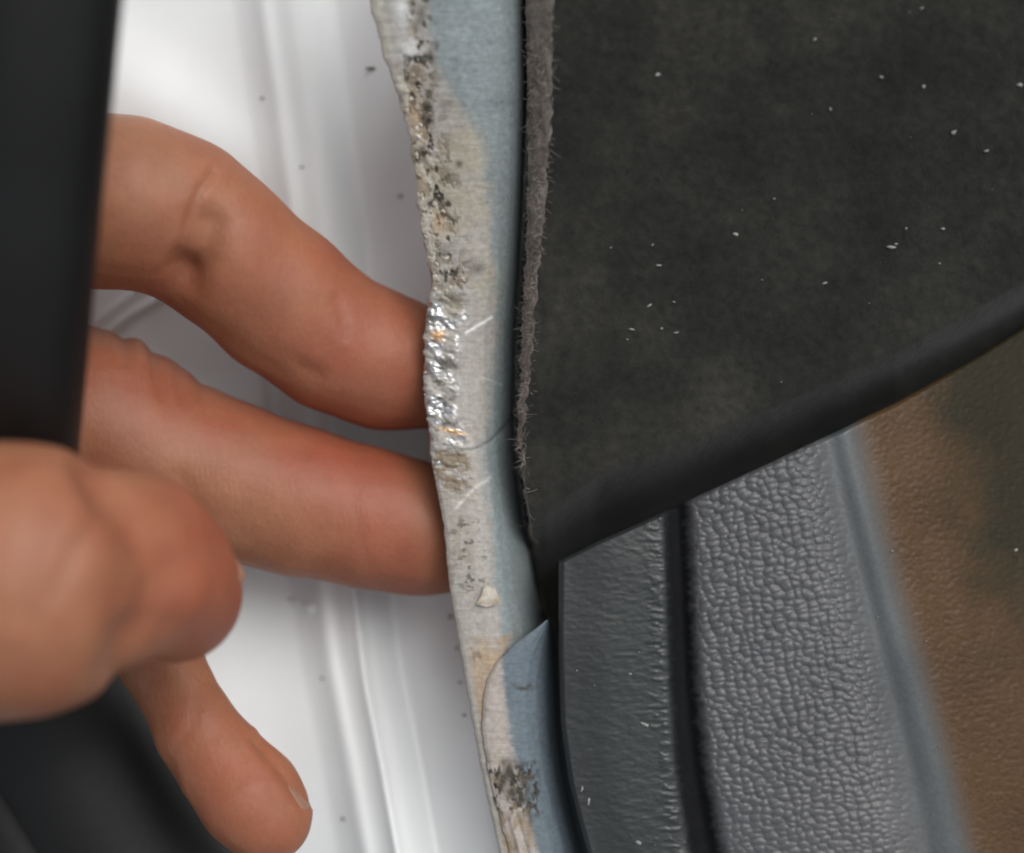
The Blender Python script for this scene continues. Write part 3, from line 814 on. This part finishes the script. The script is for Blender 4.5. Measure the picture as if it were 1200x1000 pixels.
def put(box, e, k):
    i0, i1 = box; s_ = (slice(i0[0], i1[0]), slice(i0[1], i1[1]), slice(i0[2], i1[2]))
    F[s_] = np.minimum(F[s_], e) if k is None else smin(F[s_], e, k)
# palm: a few stout chains fused together
for nodes in ([(-960, 470, .000, 190), (-700, 380, .004, 170), (-330, 215, .008, 125)], [(-960, 500, .000, 190), (-700, 480, .002, 170), (-340, 410, -.002, 128)],
              [(-960, 520, -.002, 180), (-700, 590, -.004, 165), (-340, 590, -.012, 122)], [(-960, 540, -.002, 175), (-700, 690, -.006, 150), (-350, 760, -.016, 106)],
              [(-900, 540, .006, 170), (-620, 560, .012, 160), (-380, 620, .024, 152)]):
    put(*chain(nodes, .006), k=.006)
for nm in ('index', 'middle', 'ring', 'little', 'thumb'):
    put(*chain(CH[nm], KF[nm]), k=.0022 if nm != 'thumb' else .0012)
V, Fc = surface_nets(F, org, h)
# vertex normals
def vnormals(V, Fc):
    n = np.cross(V[Fc[:, 2]] - V[Fc[:, 0]], V[Fc[:, 3]] - V[Fc[:, 1]])
    vn = np.zeros_like(V)
    for i in range(4): np.add.at(vn, Fc[:, i], n)
    return vn / (np.linalg.norm(vn, axis=1)[:, None] + 1e-20)
VN = vnormals(V, Fc)
kk = S * (D - V[:, 2]) / D
vx = V[:, 0] / kk + 600; vy = 500 - V[:, 1] / kk; vz = V[:, 2]
front = sstep(-.1, .25, VN[:, 2])
is_thumb = sstep(.000, .010, vz) * (vx > -300) * sstep(490, 515, vy)
fing = 1 - is_thumb
dn = np.zeros(len(V))
def crease(pts, w, depth, mask, bulge=0.3):
    global dn
    d_ = seg_dist(vx, vy, pts)
    dn = dn + mask * (-depth * np.exp(-(d_ / w) ** 2) + depth * bulge * np.exp(-((d_ - 2.1 * w) / w) ** 2))
fm = front * fing
# index: flexion folds at the middle joint
crease([(250, 200), (236, 222), (224, 250), (216, 285), (200, 318)], 6, .00055, fm, .0)
crease([(246, 262), (236, 300), (212, 336)], 22, .0014, fm, .0)
dn += fm * (-.0016 * gauss(vx, vy, 216, 322, 20, 24))
crease([(395, 352), (402, 372), (404, 392)], 6, .00015, fm)
crease([(352, 430), (372, 440)], 8, .0002, fm)
# middle: folds on the back of the joint and along the first crease
wz = sstep(500, 440, vy)
crease([(178, 385), (186, 440), (196, 490)], 8, .0006, fing * wz, .2)
crease([(236, 430), (240, 470), (238, 510)], 8, .0004, fing * wz, .1)
crease([(140, 370), (150, 420)], 7, .0005, fing * wz, .1)
crease([(206, 440), (212, 470)], 6, .0003, fing * wz, .1)
crease([(210, 560), (230, 600), (236, 640)], 12, .0003, fm, 0)
crease([(414, 580), (420, 620), (432, 668)], 7, .00010, fm, .1)
# ring
crease([(238, 800), (226, 850), (205, 880)], 7, .0002, fm, .0)
crease([(300, 868), (330, 905), (356, 942)], 6, .0005, fing)
# thumb: bent joint, fold between the ball and the tip
tm = is_thumb
crease([(110, 545), (168, 600), (200, 665), (188, 725), (140, 792)], 26, .0019, tm, .0)
crease([(130, 580), (165, 650), (150, 740)], 32, .0010, tm, 0)
crease([(120, 600), (88, 640), (62, 700)], 12, .0003, tm, .1)
crease([(70, 560), (40, 640), (30, 720)], 16, .0003, tm, .1)
dn += tm * .0012 * gauss(vx, vy, 232, 708, 34, 46)
dn += .00010 * (fbm(vx / 60 + vz * 500, vy / 60, 501, 2) - .5) * 2
# fine skin lines across the finger pads
V2 = V + VN * dn[:, None]
hand = empty('hand', tuple(W(-500, 520, 0).ravel()), 'bare hand reaching from the left, fingertips on the metal flange, thumb over the seal', 'hand')
body = obj_from('hand_skin', V2, Fc, SKIN)
red = .35 + .45 * sstep(250, 480, vx) * fing + .45 * is_thumb * sstep(150, 250, vx) - .25 * sstep(260, 120, vy) * sstep(280, 180, vx) * fing  # flushed tips are pigment; the lit index top is painted less red
red += .35 * np.exp(-(seg_dist(vx, vy, [(100, 430), (230, 470), (400, 540)]) / 40) ** 2) * fing + .25 * gauss(vx, vy, 200, 320, 60, 40) * fing  # shade on the middle finger's upper side and index fold painted as redder skin
red -= .30 * gauss(vx, vy, 300, 620, 110, 45) * fing  # lit lower side of the middle finger painted less red
red += .3 * gauss(vx, vy, 120, 610, 60, 50) * is_thumb  # shade at the thumb fold painted as redder skin
red -= .15 * is_thumb * sstep(60, -40, vx) + .35 * sstep(470, 505, vx) * fing
red += .5 * (fbm(vx / 50, vy / 50, 511, 2) - .5)
add_val(body, 'redness_shade', np.clip(.1 + .85 * red, 0, 1))
under(hand, body)

def nail(cx, cy, z, length_dir, normal, L_, W_, curve=.35):
    """curved plate with thickness; centre, direction towards the tip, outward normal"""
    c = W(cx, cy, z).ravel(); l = np.array(length_dir, float); l /= np.linalg.norm(l)
    n = np.array(normal, float); n -= l * (n @ l); n /= np.linalg.norm(n); s = np.cross(l, n)
    nu, nv_ = 13, 17; P = np.zeros((nv_, nu, 3))
    for i in range(nv_):
        t = i / (nv_ - 1) * 2 - 1
        wloc = W_ * (1 - .18 * max(0, t) ** 3 - .35 * max(0, -t) ** 4)
        for j in range(nu):
            a = (j / (nu - 1) * 2 - 1) * 1.05
            P[i, j] = c + l * (t * L_ / 2 * (1 - .10 * a * a)) + s * (math.sin(a) / math.sin(1.05) * wloc / 2) + n * ((math.cos(a) - 1) * W_ * curve - .0007 * t * t)
    a = P.reshape(-1, 3); b = (P - n * .0005).reshape(-1, 3)
    f = grid_faces(nv_, nu); f2 = grid_faces(nv_, nu, True) + len(a)
    rim = []
    ring_ = [j for j in range(nu)] + [i * nu + nu - 1 for i in range(1, nv_)] + [(nv_ - 1) * nu + j for j in range(nu - 2, -1, -1)] + [i * nu for i in range(nv_ - 2, 0, -1)]
    for q in range(len(ring_)):
        u_, v_ = ring_[q], ring_[(q + 1) % len(ring_)]; rim.append((u_, v_, v_ + len(a), u_ + len(a)))
    o = obj_from('nail', np.concatenate([a, b]), np.concatenate([f, f2, np.array(rim)]), NAIL)
    under(hand, o); return o
nail(336, 906, -.0020, (0.66, -0.75, 0.0), (0.72, 0.62, -.34), .0118, .0090)
nail(462, 359, -.0125, (0.95, -0.28, -.05), (0.22, 0.93, -.25), .0110, .0105)
nail(257, 641, .0195, (0.70, -0.66, -.10), (0.64, 0.66, .22), .0095, .0085)
